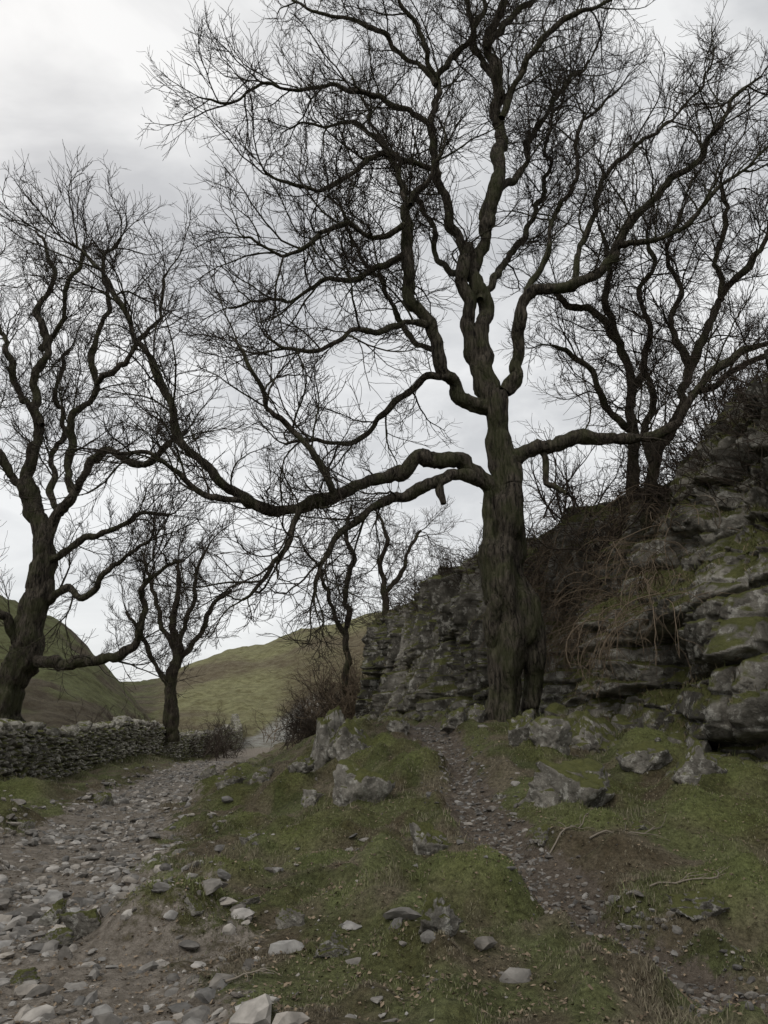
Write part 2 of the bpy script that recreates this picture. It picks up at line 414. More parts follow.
def stone_field(name, x, y, smin, smax, pw=3.5, lo=.16, hi=.42):
    n = len(x)
    s = smin+(smax-smin)*rng.uniform(0, 1, n)**pw
    size = s[:, None]*np.stack([rng.uniform(.8, 1.4, n), rng.uniform(.5, 1., n), rng.uniform(.3, .7, n)], -1)
    z = height(x, y)+size[:, 2]*rng.uniform(-.5, .3, n)
    return stones(name, np.stack([x, y, z], -1), size, rng.uniform(0, 6.28, n), rng.normal(0, .35, n), stone_cols(n, lo, hi), M_STONE)
x1, y1 = scatter(28000, TRACK, .78, 40)
kk = fbm(x1*1.6, y1*1.6, None, 87, 3)+rng.normal(0, .25, len(x1)) > -.2
stone_field('stony_track', x1[kk], y1[kk], .008, .095, 5.5, .13, .40)
x1, y1 = scatter(6000, PATH, .2, 16, 1.3)
stone_field('footpath', x1, y1, .006, .045, 4.5, .10, .27)
nn_ = 2200; y1 = 3.6+16*rng.uniform(0, 1, nn_)**1.5; x1 = rng.uniform(-.56, .5, nn_)*y1*1.1
kk = fbm(x1*.7, y1*.7, None, 88, 3)+rng.normal(0, .25, nn_) > .15
stone_field('loose_stones', x1[kk], y1[kk], .008, .09, 6.5, .11, .27)
n = 460; idx = rng.integers(0, NS, 6000); sel = [k for k in idx if cc[k, 0] < 8 and cc[k, 1] < 29][:n]
bp = cc[sel, :2]-inn[sel]*rng.normal(.35, .45, (len(sel), 1))
sz = .05+.30*rng.uniform(0, 1, len(sel))**2.8
size = sz[:, None]*np.stack([rng.uniform(.8, 1.3, len(sel)), rng.uniform(.6, 1., len(sel)), rng.uniform(.5, .9, len(sel))], -1)
stones('limestone_rubble', np.column_stack([bp, height(bp[:, 0], bp[:, 1])+size[:, 2]*.1]), size, rng.uniform(0, 6, len(sel)), rng.normal(0, .3, len(sel)), stone_cols(len(sel)), M_ROCK)

def boulder(u, v, wpx, hpx, seed, yaw=None):
    x, y = G(u, v); r = np.random.default_rng(seed)
    wd = wpx*y/F*.5; ht = hpx*y/F
    V = facet(I5, r, 12, (1, 1, 1)); V = V/np.abs(V).max(0)
    f1, f2, c = voro(V[:, 0]*2.4+seed, V[:, 1]*2.4, V[:, 2]*2.8, seed)
    rad = 1+.20*(c-.5)-.09*(1-sst(0, .12, f2-f1))+.20*fbm(V[:, 0]*2.0+seed, V[:, 1]*2., V[:, 2]*2., seed, 5, .6)
    V = V*rad[:, None]*np.array([wd, wd*r.uniform(.6, .9), ht*.8])
    a = r.uniform(-.3, .3) if yaw is None else yaw
    c_, s_ = math.cos(a), math.sin(a)
    V = np.column_stack([V[:, 0]*c_-V[:, 1]*s_, V[:, 0]*s_+V[:, 1]*c_, V[:, 2]])
    yb = y+wd*.5
    V += np.array([x*yb/y, yb, H1(x, y)+ht*.10])
    return mkmesh('boulder', V, F5, M_ROCK, True)
for k, b in enumerate([(326,764,50,60),(352,752,60,44),(265,782,38,26),(232,785,30,20),(362,804,60,44),(430,856,40,44),(575,806,110,60),
        (702,914,58,20),(436,932,50,34),(290,930,28,20),(332,958,44,20),(86,938,46,26),(54,926,32,24),(58,950,30,16),(102,806,28,20),
        (550,748,44,34),(596,752,60,42),(645,772,56,30),(700,782,60,40),(456,728,34,20),(478,722,22,20),(210,776,18,12),(300,772,26,16),
        (315,806,30,16),(248,842,22,12),(20,985,30,12),(398,728,26,14),(545,842,28,14),(525,742,36,34),(250,905,20,10),(190,915,26,14),(25,830,18,10),(500,800,16,8),(640,830,20,8)]):
    boulder(*b, seed=200+k)

# ------------------------------------------------------------------ dry stone wall
WL = np.array([(-6.6,7),(-7.5,11),(-8.4,16),(-9.5,22),(-10.3,30),(-10.6,40),(-11.2,52),(-11.8,62),(-14,72)], float)
wl = catmull(WL, 60); Lw = np.concatenate([[0], np.cumsum(np.linalg.norm(np.diff(wl, axis=0), axis=1))])
pos = []; size = []; yaw = []
WH = 1.22
for row in range(11):
    zr = row*.108+.03; s = rng.uniform(0, .3)
    while s < Lw[-1]:
        l = rng.uniform(.12, .40)*(1.0 if s < 30 else 1.3); m = s+l/2
        x = np.interp(m, Lw, wl[:, 0]); y = np.interp(m, Lw, wl[:, 1])
        x2 = np.interp(m+.2, Lw, wl[:, 0]); y2 = np.interp(m+.2, Lw, wl[:, 1]); a = math.atan2(y2-y, x2-x+1e-9)
        for side in (1, -1):
            o = side*(.26-.008*row)+rng.normal(0, .022)
            if side == -1 and row < 6 : continue
            pos.append((x+math.sin(a)*o, y-math.cos(a)*o, zr+rng.normal(0, .02))); size.append((l*.58, .17, rng.uniform(.055, .095))); yaw.append(a)
        s += l
s = 0
while s < Lw[-1]:
    l = rng.uniform(.07, .2); x = np.interp(s, Lw, wl[:, 0]); y = np.interp(s, Lw, wl[:, 1])
    x2 = np.interp(s+.2, Lw, wl[:, 0]); y2 = np.interp(s+.2, Lw, wl[:, 1]); a = math.atan2(y2-y, x2-x+1e-9)
    pos.append((x, y, WH+.04)); size.append((l*.62, .28, rng.uniform(.10, .18))); yaw.append(a+rng.normal(0, .08)); s += l
pos = np.array(pos); size = np.array(size); yaw = np.array(yaw)
pos[:, 2] += np.interp(pos[:, 1], wl[:, 1], height(wl[:, 0], wl[:, 1]))
wall = stones('dry_stone_wall', pos, size, yaw, rng.normal(0, .09, len(pos)), stone_cols(len(pos)), M_WALL)
core = []
for k in range(len(wl)):
    a = math.atan2(*(wl[min(k+1, len(wl)-1)]-wl[max(k-1, 0)])[::-1]); h0 = H1(*wl[k])
    for o, z in ((.2, -.2), (.16, WH), (-.16, WH), (-.2, -.2)):
        core.append((wl[k, 0]+math.sin(a)*o, wl[k, 1]-math.cos(a)*o, h0+z))
i = np.arange(len(wl)-1)[:, None]*4+np.arange(3)[None, :]
cf = np.stack([i, i+1, i+5, i+4], -1).reshape(-1, 4)
cm, cnt, cbd = mat('wall_core'); cbd.inputs['Base Color'].default_value = (.05, .045, .038, 1)
oc = mkmesh('core', np.array(core), cf, cm, False); oc.parent = wall

# ------------------------------------------------------------------ trees
UP = np.array([0, 0, 1.])
def nrm(v): return v/(np.linalg.norm(v, axis=-1, keepdims=True)+1e-9)
def grow(P, D, L, R, n, wander, trop, r, tip=.35, curl=.12):
    B = len(P); pts = [P]; d = nrm(D); cu = r.normal(size=(B, 3))*curl
    for i in range(n):
        if i == n//2: cu = -cu*r.uniform(.2, 1.6, (B, 1))
        d = nrm(d+r.normal(size=(B, 3))*wander+cu+UP*trop)
        pts.append(pts[-1]+d*(L/n)[:, None])
    f = np.linspace(0, 1, n+1)[None, :]
    return np.stack(pts, 1), R[:, None]*(1-(1-tip)*f)
def spawn(P, R, k, f0, f1, ang, r):
    B, Np, _ = P.shape
    f = (f0+(f1-f0)*(np.arange(k)[None, :]+r.uniform(0, 1, (B, k)))/k)*(Np-1)
    i = np.clip(np.floor(f).astype(int), 0, Np-2); w = (f-i)[..., None]; bi = np.arange(B)[:, None]
    p = P[bi, i]*(1-w)+P[bi, i+1]*w; t = nrm(P[bi, i+1]-P[bi, i])
    rr_ = R[bi, i]
    q = r.normal(size=p.shape); q = nrm(q-(q*t).sum(-1, keepdims=True)*t)
    a = r.normal(ang, .2, (B, k))[..., None]
    return p.reshape(-1, 3), (t*np.cos(a)+q*np.sin(a)).reshape(-1, 3), rr_.reshape(-1), (f/(Np-1)).reshape(-1)
def limb(spec, d0, d1=None, k_=1.):
    d1 = d0 if d1 is None else d1; n = len(spec)
    P = []
    for k, (u, v, r) in enumerate(spec):
        dd = d0+(d1-d0)*k/max(1, n-1); P.append((*W(u, v, dd), r*k_*dd/F))
    return np.array(P)
def make_tree(name, limbs, seed, material, twig, l2=1.8, l2gap=.35, k3=7, k4=5, trop=.05, trunk_sides=44, wig=.09, rmin=.0042, rs=1.):
    r = np.random.default_rng(seed); bt = []; S = []
    for (spec, bare) in limbs:
        P0 = catmull(spec, 12); kk_ = np.arange(len(P0))/12.
        P1_ = np.stack([np.interp(kk_, np.arange(len(spec)), spec[:, k]) for k in range(4)], -1)
        P = .5*P0+.5*P1_
        L = np.concatenate([[0], np.cumsum(np.linalg.norm(np.diff(P[:, :3], axis=0), axis=1))])
        n = max(6, int(L[-1]/.07)); s = np.linspace(0, L[-1], n)
        Q = np.stack([np.interp(s, L, P[:, k]) for k in range(4)], -1)
        for k in range(4):
            if n > 12: Q[1:-1, k] = (Q[:-2, k]+Q[1:-1, k]*2+Q[2:, k])/4
        env_ = sst(0, .4, s)*(.6 if Q[:, 3].max() > .3 else 1)
        sd = int(r.integers(1000))
        for ax_ in range(3):
            Q[:, ax_] += env_*wig*(fbm(s*1.3, s*0+sd+ax_*7.7, None, sd, 2)*1.5+.6*fbm(s*3.2, s*0+sd+ax_*3.1, None, sd, 2))
        big = Q[:, 3].max() > .16
        rad = Q[:, 3]*(rs if Q[:, 3].max() < .3 else 1)*(1+(.18 if big else .26)*fbm(s*2.0, s*0, None, sd, 3))
        bt.append((Q[None, :, :3], rad[None], trunk_sides if big else 12))
        if bare >= .9: continue
        ns = max(1, int((L[-1]*(1-bare))/l2gap))
        f = bare*L[-1]+(L[-1]*(1-bare))*(np.arange(ns)+r.uniform(0, 1, ns))/ns
        f = np.append(f, [L[-1]]*2)
        p = np.stack([np.interp(f, s, Q[:, k]) for k in range(4)], -1)
        t = nrm(np.stack([np.interp(f+.05, s, Q[:, k])-np.interp(f-.12, s, Q[:, k]) for k in range(3)], -1))
        q = r.normal(size=(len(f), 3)); q = nrm(q-(q*t).sum(1, keepdims=True)*t)
        a = r.normal(.85, .22, len(f)); a[-2:] = r.uniform(.1, .4, 2); a = a[:, None]
        D = nrm(t*np.cos(a)+q*np.sin(a)+UP*.18)
        S.append(np.column_stack([p, D]))
    S = np.vstack(S); B = len(S)
    L2 = l2*r.uniform(.25, 1.25, B)
    R2 = np.minimum(S[:, 3]*.55, .0082*L2**1.1+.005)
    P2, r2 = grow(S[:, :3], S[:, 4:], L2, R2, 10, .15, trop*.6, r, .3, .08)
    bt.append((P2, r2, 5))
    p, D, pr, f = spawn(P2, r2, k3, .12, 1., .72, r)
    L3 = np.repeat(L2, k3)*r.uniform(.25, .65, len(p))*(1.15-.6*f)
    P3, r3 = grow(p, D, L3, np.minimum(pr*.8, .0065*L3+.004), 6, .14, trop*1.2, r, .5, .08)
    tw = [(P3, r3, 4)]
    p, D, pr, f = spawn(P3, r3, k4, .15, 1., .65, r)
    L4 = np.repeat(L3, k4)*r.uniform(.3, .7, len(p))*(1.1-.4*f)+.06
    P4, r4 = grow(p, D, L4, np.maximum(rmin, np.minimum(pr*.85, .003*L4+rmin)), 4, .13, trop*1.6, r, .75, .08)
    tw.append((P4, r4, 3))
    V, Fq = tubes(bt); ob = mkmesh(name, V, Fq, material, True)
    V, Fq = tubes(tw); o2 = mkmesh('twigs', V, Fq, twig, True); o2.parent = ob
    return ob

D0 = 14.0
main = [
 (limb([(497,748,25),(500,720,17),(505,692,15),(510,660,19),(514,628,22),(507,595,22),(501,560,21),(510,525,20),(508,492,19),(500,462,17),(498,430,16),(491,398,15)], D0, None, .86), .95),
 (limb([(531,735,10),(529,708,12),(531,682,14),(533,650,15),(528,622,17),(519,592,18),(517,560,13),(519,520,10),(512,480,8)], D0+.15, None, .86), 1.),
 (limb([(486,738,8),(493,712,9),(500,680,9),(495,650,10),(492,615,11),(493,580,11),(488,545,10),(492,510,10),(495,480,8)], D0-.12, None, .86), 1.),
 (limb([(493,408,13),(470,399,10),(449,375,9.5),(432,335,9),(410,290,8.5),(402,250,8),(406,212,7),(425,185,5),(438,165,4)], D0, 13.2), .35),
 (limb([(492,405,14),(478,365,11),(466,325,10),(464,285,9),(466,245,8.5)], D0, 14.1), .7),
 (limb([(466,258,8),(452,228,7),(441,180,6.5),(431,120,5.5),(438,80,5),(466,40,4.5),(482,5,4),(490,-40,3)], 14.1, 15), .15),
 (limb([(490,398,13),(484,350,11),(483,310,10.5),(476,270,10),(484,225,10),(497,190,9.5),(502,150,9),(500,115,8.5),(496,80,8),(488,45,7),(500,5,6),(505,-50,5),(498,-110,3)], D0, 14.8), .4),
 (limb([(502,118,6),(520,80,5),(536,45,4.5),(560,20,4),(600,5,3),(625,-20,2)], 14.3, 13.6), .1),
 (limb([(496,80,6),(478,50,5),(470,10,4.5),(455,-30,4),(440,-80,2)], 14.5, 15.5), .1),
 (limb([(486,50,5),(510,20,4.5),(545,-10,4),(575,-60,3)], 14.5, 15.5), .1),
 (limb([(505,392,10),(518,376,8.5),(523,340,8),(526,300,8),(536,287,7.5),(565,290,7.5),(600,274,7),(618,245,6),(634,215,5.5),(660,192,5),(692,170,4.5),(704,140,4),(730,105,3),(765,80,2)], D0, 12.8), .3),
 (limb([(572,290,5),(576,255,4.5),(590,215,4),(606,180,3.5),(640,140,3),(680,110,2.4),(715,60,1.6)], 13.6, 14.6), .15),
 (limb([(526,300,5),(548,262,4),(556,220,3.5),(575,180,3),(580,130,2.5),(610,95,2)], 13.8, 15), .15),
 (limb([(618,245,4.5),(655,240,3.8),(690,225,3.2),(725,185,2.8),(768,150,2),(800,130,1.5)], 13.2, 12.4), .1),
 (limb([(498,492,12),(470,468,10.5),(435,454,9.5),(408,464,9),(375,480,8.5),(335,498,8),(300,508,7.5),(268,513,7),(240,500,6.6),(212,472,6),(190,448,5.6),(176,432,5.5),(170,395,5),(152,355,4.6),(128,320,4),(110,285,3.3),(85,258,2.5),(60,240,1.8)], D0, 12.2), .22),
 (limb([(500,500,10),(480,482,9),(450,480,8),(425,490,7),(395,494,6.5),(370,512,5),(345,530,4),(325,560,3),(318,590,2)], D0, 13), .45),
 (limb([(450,478,5),(441,484,5),(438,494,5),(438,506,4)], 13.6, 13.5), 1.),
 (limb([(335,498,5),(318,470,4.3),(300,440,4),(272,415,3.5),(255,380,3),(235,350,2)], 12.9, 12), .1),
 (limb([(240,500,5),(205,498,4),(175,475,3.5),(150,455,3),(120,455,2.2)], 12.5, 11.8), .1),
 (limb([(300,508,4),(290,545,3.4),(262,575,3),(240,600,2)], 12.7, 12.2), .1),
 (limb([(508,462,11),(535,447,9.5),(565,441,9),(600,437,8),(640,438,7),(672,424,6.5),(690,396,6),(716,374,5.5),(742,352,5),(775,346,4),(820,330,2)], D0, 13.4), .2),
 (limb([(538,448,5),(546,462,5),(550,478,4.5),(562,486,4),(568,496,2)], 13.9, 13.7), 1.),
 (limb([(431,125,5),(410,108,4.3),(375,95,3.8),(335,88,3.4),(300,92,3),(262,84,2.5),(225,104,2),(200,98,1.4)], 14.3, 13.2), .12),
 (limb([(436,85,4.5),(410,60,4),(384,40,3.6),(350,22,3),(310,10,2.4),(280,-15,1.6)], 14.5, 14.9), .08),
 (limb([(441,175,5),(412,160,4.2),(380,156,4),(350,175,3.4),(325,190,3),(290,182,2.5),(265,165,2)], 14.1, 12.8), .08),
 (limb([(404,225,5),(378,236,4.4),(350,222,4),(322,232,3.4),(296,252,3),(265,250,2.2),(240,235,1.6)], 13.3, 12.4), .08),
 (limb([(403,255,4.5),(380,268,4),(350,285,3.6),(322,280,3.2),(290,300,2.6),(255,300,1.8)], 13.3, 14.4), .08),
 (limb([(428,325,5),(402,318,4.4),(378,335,4),(350,332,3.4),(320,352,3),(285,345,2.2),(258,330,1.6)], 13.6, 12.6), .08),
 (limb([(450,377,5.5),(424,378,5),(402,392,4.4),(378,420,4),(350,440,3.4),(318,436,3),(285,450,2)], 13.7, 14.6), .08),
 (limb([(410,205,4.5),(402,172,4),(385,140,3.4),(352,120,3),(322,128,2.2),(290,130,1.5)], 13.2, 14.4), .08),
 (limb([(438,80,4),(425,40,3.6),(400,5,3),(385,-40,2)], 14.6, 13.6), .08),
 (limb([(480,300,6),(500,270,5),(525,235,4.5),(545,180,3.5),(552,130,2.6),(570,80,1.8)], 14, 17), .15),
 (limb([(499,190,5.5),(524,165,4.6),(535,130,4),(560,90,3),(590,60,2)], 14.4, 16.4), .1),
 (limb([(466,280,5.5),(440,262,4.5),(425,215,4),(400,190,3.2),(380,140,2.5),(350,75,1.8)], 14.1, 17), .15),
 (limb([(440,350,5),(415,345,4),(392,300,3.6),(365,260,3),(345,215,2.2)], 13.7, 16), .15),
]
make_tree('ash_tree', main, 11, M_BARK, M_TWIG, l2=1.9, l2gap=.21, k3=9, k4=6, trop=.045, rs=.80, wig=.10)
DL = 20.5
left = [
 (limb([(-2,740,21),(4,712,17),(14,680,14),(28,640,14),(38,600,12),(45,565,11),(42,535,9.5),(34,505,8.5),(26,480,8)], DL), .95),
 (limb([(26,482,8),(34,450,7),(42,420,6),(36,385,5.5),(46,350,5),(40,310,4),(50,270,3),(40,235,2)], DL, 21.2), .2),
 (limb([(42,545,8),(58,515,7),(76,488,6.5),(92,462,6),(114,452,5.5),(140,462,5),(165,455,4),(185,430,3)], DL, 19.6), .3),
 (limb([(72,492,5.5),(68,450,5),(78,412,4.6),(95,385,4.3),(92,345,4),(108,310,3.4),(105,270,2.6),(120,235,2)], DL, 19.8), .1),
 (limb([(95,385,4.2),(120,370,3.6),(138,340,3.2),(160,315,2.6),(168,280,2)], 20, 19), .1),
 (limb([(34,505,6),(14,480,5.5),(-5,455,5),(-25,420,4),(-40,380,3)], DL, 19.5), .1),
 (limb([(42,425,5),(22,395,4.4),(10,355,4),(-8,320,3.4),(-15,280,2)], DL, 21.5), .1),
 (limb([(22,658,8),(48,660,7),(80,662,6.5),(108,657,6),(132,645,5),(141,615,4.2),(142,590,3.6),(160,570,2.6),(185,560,2)], DL, 19), .25),
 (limb([(36,610,5),(62,590,4.5),(85,600,4),(100,575,3.4),(125,560,2.6),(150,540,2)], DL, 19.4), .1),
 (limb([(44,565,6),(68,555,5),(90,535,4.4),(118,530,4),(145,510,3),(170,515,2)], DL, 19.8), .1),
 (limb([(40,350,4),(62,322,3.4),(68,285,3),(85,245,2)], 21, 20), .1),
 (limb([(20,650,5),(0,620,4.5),(-20,600,4)], DL, 19.5), .1),
 (limb([(60,515,4.5),(50,470,4),(62,430,3.4),(58,390,3),(72,350,2)], DL, 22), .1),
]
make_tree('ash_tree', left, 23, M_BARK, M_TWIG, l2=2.1, l2gap=.25, k3=9, k4=6, trop=.05, rmin=.0055, rs=.80, wig=.12)

def zc(x, y):
    dd = (cctr[:, 0]-x)**2+(cctr[:, 1]-y)**2; k = np.argsort(dd)[:12]; return cctr[k, 2].max()
tb = limb([(632,540,8),(632,462,7),(629,425,6.5),(629,385,6),(622,350,5.4),(612,326,5),(592,312,4.6),(565,304,4),(545,285,3)], 16)
haw = [(tb, .4),
 (limb([(629,400,5),(645,365,4.5),(650,330,4),(642,295,3.5),(652,260,3),(645,220,2)], 16, 17), .1),
 (limb([(630,430,5),(606,405,4.5),(590,372,4),(570,350,3),(555,345,2)], 16, 15), .1),
 (limb([(622,350,4.5),(605,300,4),(612,260,3.4),(600,225,2.4)], 16, 16.5), .1)]
make_tree('hawthorn_tree', haw, 31, M_BARK2, M_TWIG2, l2=1.6, l2gap=.2, k3=9, k4=6, trop=.03, rmin=.0048, rs=.85)
haw2 = [(limb([(648,540,9),(652,462,7.5),(668,432,7),(684,402,6),(690,365,5.4),(706,335,5),(722,300,4.5),(742,270,4),(765,232,3),(790,200,2)], 15.2), .3),
 (limb([(688,395,5),(715,385,4.6),(745,362,4),(780,352,3.5)], 15.2, 14.5), .1),
 (limb([(690,365,4.6),(672,330,4),(680,290,3.6),(668,250,3),(680,210,2)], 15.2, 16), .1),
 (limb([(722,300,4.2),(712,262,3.6),(728,225,3),(720,185,2)], 15.2, 16), .1),
 (limb([(652,462,5),(640,430,4.5),(655,400,4),(648,365,3)], 15.2, 16), .1)]
make_tree('hawthorn_tree', haw2, 37, M_BARK2, M_TWIG2, l2=1.7, l2gap=.2, k3=9, k4=6, trop=.03, rmin=.0046, rs=.85)
mid = [(limb([(172,742,7),(170,705,6),(172,675,5.5),(178,650,4.5),(172,625,3.5),(180,590,2.5),(178,560,1.6)], 36), .3),
 (limb([(171,690,4),(152,662,3.4),(140,635,3),(125,612,2)], 36, 35), .1),
 (limb([(174,665,4),(196,640,3.4),(212,608,3),(232,590,2)], 36, 37), .1),
 (limb([(176,655,3.5),(160,620,3),(152,580,2.4),(140,550,1.5)], 36, 37), .1),
 (limb([(178,645,3.5),(192,610,3),(198,570,2.4),(212,540,1.5)], 36, 35), .1)]
make_tree('hawthorn_tree', mid, 41, M_BARK2, M_TWIG2, l2=2.2, l2gap=.28, k3=9, k4=6, trop=.06, rmin=.008, rs=.72)
mid2 = [(limb([(352,735,4),(346,690,3.5),(346,650,3.2),(348,620,3),(344,590,2.8),(352,560,2.5),(345,530,2),(352,505,1.4)], 32), .4),
 (limb([(382,690,4),(384,625,3.4),(386,595,3),(380,565,2.6),(388,540,2.2),(378,515,1.4)], 30.5), .4),
 (limb([(347,640,2.6),(328,600,2.2),(318,570,1.8),(305,550,1.3)], 32, 30), .1),
 (limb([(384,600,2.6),(402,570,2.2),(408,545,1.8),(420,530,1.3)], 30.5, 31), .1)]
make_tree('hawthorn_tree', mid2, 43, M_BARK2, M_TWIG2, l2=1.7, l2gap=.2, k3=9, k4=6, trop=.03, rmin=.007)

def bush(name, x, y, z, n, hgt, spread, seed, m=M_TWIG2, rmin=.006):
    r = np.random.default_rng(seed)
    P = np.column_stack([x+r.normal(0, spread*.3, n), y+r.normal(0, spread*.3, n), np.full(n, z)])
    D = nrm(np.column_stack([r.normal(0, .55, n), r.normal(0, .55, n), np.ones(n)*.9]))
    L = hgt*r.uniform(.5, 1.1, n)
    P1, r1 = grow(P, D, L, .010*L+.004, 8, .16, .02, r, .3)
    p, d_, pr, f = spawn(P1, r1, 9, .1, 1, .8, r); L2 = np.repeat(L, 9)*r.uniform(.2, .45, len(p))
    P2, r2 = grow(p, d_, L2, np.maximum(pr*.6, rmin), 5, .17, .04, r, .6)
    p, d_, pr, f = spawn(P2, r2, 5, .1, 1, .8, r); L3 = np.repeat(L2, 5)*r.uniform(.3, .6, len(p))
    P3, r3 = grow(p, d_, L3, np.full(len(p), rmin), 3, .17, .05, r, .7)
    V, Fq = tubes([(P1, r1, 5), (P2, r2, 4), (P3, r3, 3)])
    return mkmesh(name, V, Fq, m, True)
for k, (u, v, dd, hg, sp, n) in enumerate([(215,728,46,2.4,2.4,26),(192,730,42,2.0,2,20),(322,700,33,2.4,2.0,30),(345,690,31.5,3.0,1.6,30),(300,715,38,1.8,2.0,18),
        (335,700,40,3.4,3.5,36),(360,690,34,3.2,2.0,30),(120,715,34,1.6,3,20),(310,700,52,3.0,5,30)]):
    x, y, z = W(u, v, dd); bush('bush', x, y, H1(x, y)-.05, n, hg, sp, 60+k, M_BRAM if k in (3, 5, 8) else M_TWIG2, .008)
for k, (u, v, dd, hg) in enumerate([(430,585,27,1.9),(460,565,24,1.7),(395,600,29.5,1.8),(540,500,18,2.0),(575,490,17.5,2.2),(605,480,16.5,2.2),(500,530,20.5,1.8),(690,445,15,1.6),(735,420,14,1.3),(660,470,15.5,1.8),(710,430,13.5,1.2),(755,400,13,1.0)]):
    x, y, z = W(u, v, dd); bush('bush', x, y, zc(x, y)-.15, 16, hg, 1.2, 80+k, M_TWIG2, .0055)

r = np.random.default_rng(90)
q = cctr[:, 0]/cctr[:, 1]
def thicket(name, sel, L, D, m, r0, r2m, n1, droop, r):
    P = cctr[sel]
    P1, r1 = grow(P, D, L, r0+.003*L, n1, .10, droop, r, .5)
    p, d_, pr, f = spawn(P1, r1, 6, .1, 1, .7, r); L2 = np.repeat(L, 6)*r.uniform(.15, .45, len(p))
    P2, r2 = grow(p, d_, L2, np.full(len(p), r2m), 5, .15, droop*.3, r, .7)
    V, Fq = tubes([(P1, r1, 4), (P2, r2, 3)]); mkmesh(name, V, Fq, m, True)
sel = np.nonzero((cctr[:, 1] < 19) & (cctr[:, 1] > 10.5) & (q > .17) & (q < .41) & (cctr[:, 2] > 3.2) & (cctr[:, 2] < 7.9) & (cn[:, 1] < .3) & (cctr[:, 0] < 7))[0]
sel = r.choice(sel, 560); L = r.uniform(.5, 2.0, len(sel))
thicket('bramble_thicket', sel, L, nrm(np.array([-.75, -.65, .5])+r.normal(0, .45, (len(sel), 3))), M_BRAM, .004, .004, 9, -.22, r)
sel = np.nonzero((cctr[:, 1] < 30) & (cctr[:, 1] > 10) & (cctr[:, 0] < 7) & (cctr[:, 2] > 5.4) & (cctr[:, 2] < 8.5))[0]
sel = r.choice(sel, 620); L = r.uniform(.4, 1.4, len(sel))
thicket('scrub_thicket', sel, L, nrm(np.array([-.6, -.3, .7])+r.normal(0, .5, (len(sel), 3))), M_TWIG2, .006, .0055, 7, -.08, r)
sel = np.nonzero((q > .44) & (q < .47) & (cctr[:, 2] > 4.9) & (cctr[:, 2] < 5.2) & (cctr[:, 1] < 13))[0]
if len(sel):
    k0 = sel[:1]; P = np.repeat(cctr[k0], 3, 0); D = nrm(np.array([[.3, -.5, .8], [-.5, -.4, .6], [.7, -.3, .2]]))
    P1, r1 = grow(P, D, np.array([.9, .7, .6]), np.array([.02, .015, .015]), 8, .2, 0, r, .4)
    p, d_, pr, f = spawn(P1, r1, 5, .2, 1, .7, r); P2, r2 = grow(p, d_, r.uniform(.15, .4, len(p)), pr*.6, 5, .2, 0, r, .5)
    V, Fq = tubes([(P1, r1, 6), (P2, r2, 4)]); mkmesh('fallen_branch', V, Fq, M_DEAD, True)

def fallen(u, v, L, yaw, seed, m=M_DEAD, rad=.018, drop=None):
    r = np.random.default_rng(seed)
    x, y = G(u, v); z = H1(x, y)+.05
    P = np.array([[x, y, z]]); D = np.array([[math.cos(yaw), math.sin(yaw), .05]])
    P1, r1 = grow(P, D, np.array([L]), np.array([rad]), 10, .18, 0, r, .4)
    p, d_, pr, f = spawn(P1, r1, 7, .2, 1, .7, r); L2 = L*r.uniform(.15, .5, len(p))
    P2, r2 = grow(p, d_, L2, pr*.6, 6, .2, 0, r, .5)
    for A in (P1, P2): A[..., 2] = height(A[..., 0], A[..., 1])+.01+.12*np.abs(A[..., 2]-z)
    V, Fq = tubes([(P1, r1, 6), (P2, r2, 4)]); mkmesh('fallen_branch', V, Fq, m, True)
fallen(550, 856, .7, .1, 1, M_DEAD, .008); fallen(590, 842, .8, -.2, 2, M_DEAD, .009); fallen(650, 888, .6, .2, 3, M_DEAD, .007); fallen(225, 985, .3, .9, 4, M_DEAD, .006)

# ------------------------------------------------------------------ grass
def blades(name, x, y, z, ln, wd, col, lean=.7, m=M_GRASS, down=0.):
    n = len(x); a = rng.uniform(0, 6.283, n); b = rng.uniform(0, 6.283, n)
    lx = np.cos(b)*lean*rng.uniform(.2, 1.2, n); ly = np.sin(b)*lean*rng.uniform(.2, 1.2, n)
    P = np.stack([x, y, z], -1); s = np.stack([np.cos(a), np.sin(a), np.zeros(n)], -1)*wd[:, None]*.5
    tip = P+nrm(np.stack([lx, ly, np.ones(n)-down], -1))*ln[:, None]
    mid_ = P+(nrm(np.stack([lx*.5, ly*.5, np.ones(n)], -1)))*ln[:, None]*.55
    V = np.stack([P-s, P+s, mid_+s*.7, mid_-s*.7, tip], 1).reshape(-1, 3)
    k = np.arange(n)[:, None]*5
    return mkmesh(name, V, [k+np.array([[0, 1, 2, 3]]), k+np.array([[3, 2, 4]])], m, True, np.repeat(col, 5, axis=0))
n = 360000
y = 3.4*np.exp(rng.uniform(0, 1, n)*math.log(34/3.4)); x = rng.uniform(-.62, .58, n)*y
tr, pa = masks(x, y); e = fbm(x*4, y*4, None, 95, 3)
gc, ms = greens(x, y)
keep = (rng.uniform(0, 1, n) > np.clip(tr*1.2+pa*1.2+.92*sst(-.14, .24, e)*(1-ms), 0, 1)) & ~((x > np.interp(y, BL[2:11, 1], BL[2:11, 0])+.2) & (y > 6.5) & (y < 28))
x, y, tr, pa, gc, ms = x[keep], y[keep], tr[keep], pa[keep], gc[keep], ms[keep]; n = len(x)
tall = sst(-.1, .6, fbm(x*1.4, y*1.4, None, 97, 3))*(1-.8*ms)
ln = (.016+.050*tall)*rng.uniform(.5, 1.4, n)*(1+.02*y)
wd = .0030*(1+y*.13)*rng.uniform(.7, 1.4, n)
straw = (rng.uniform(0, 1, n) < (.22+.2*tall)*(1-.8*ms))[:, None]
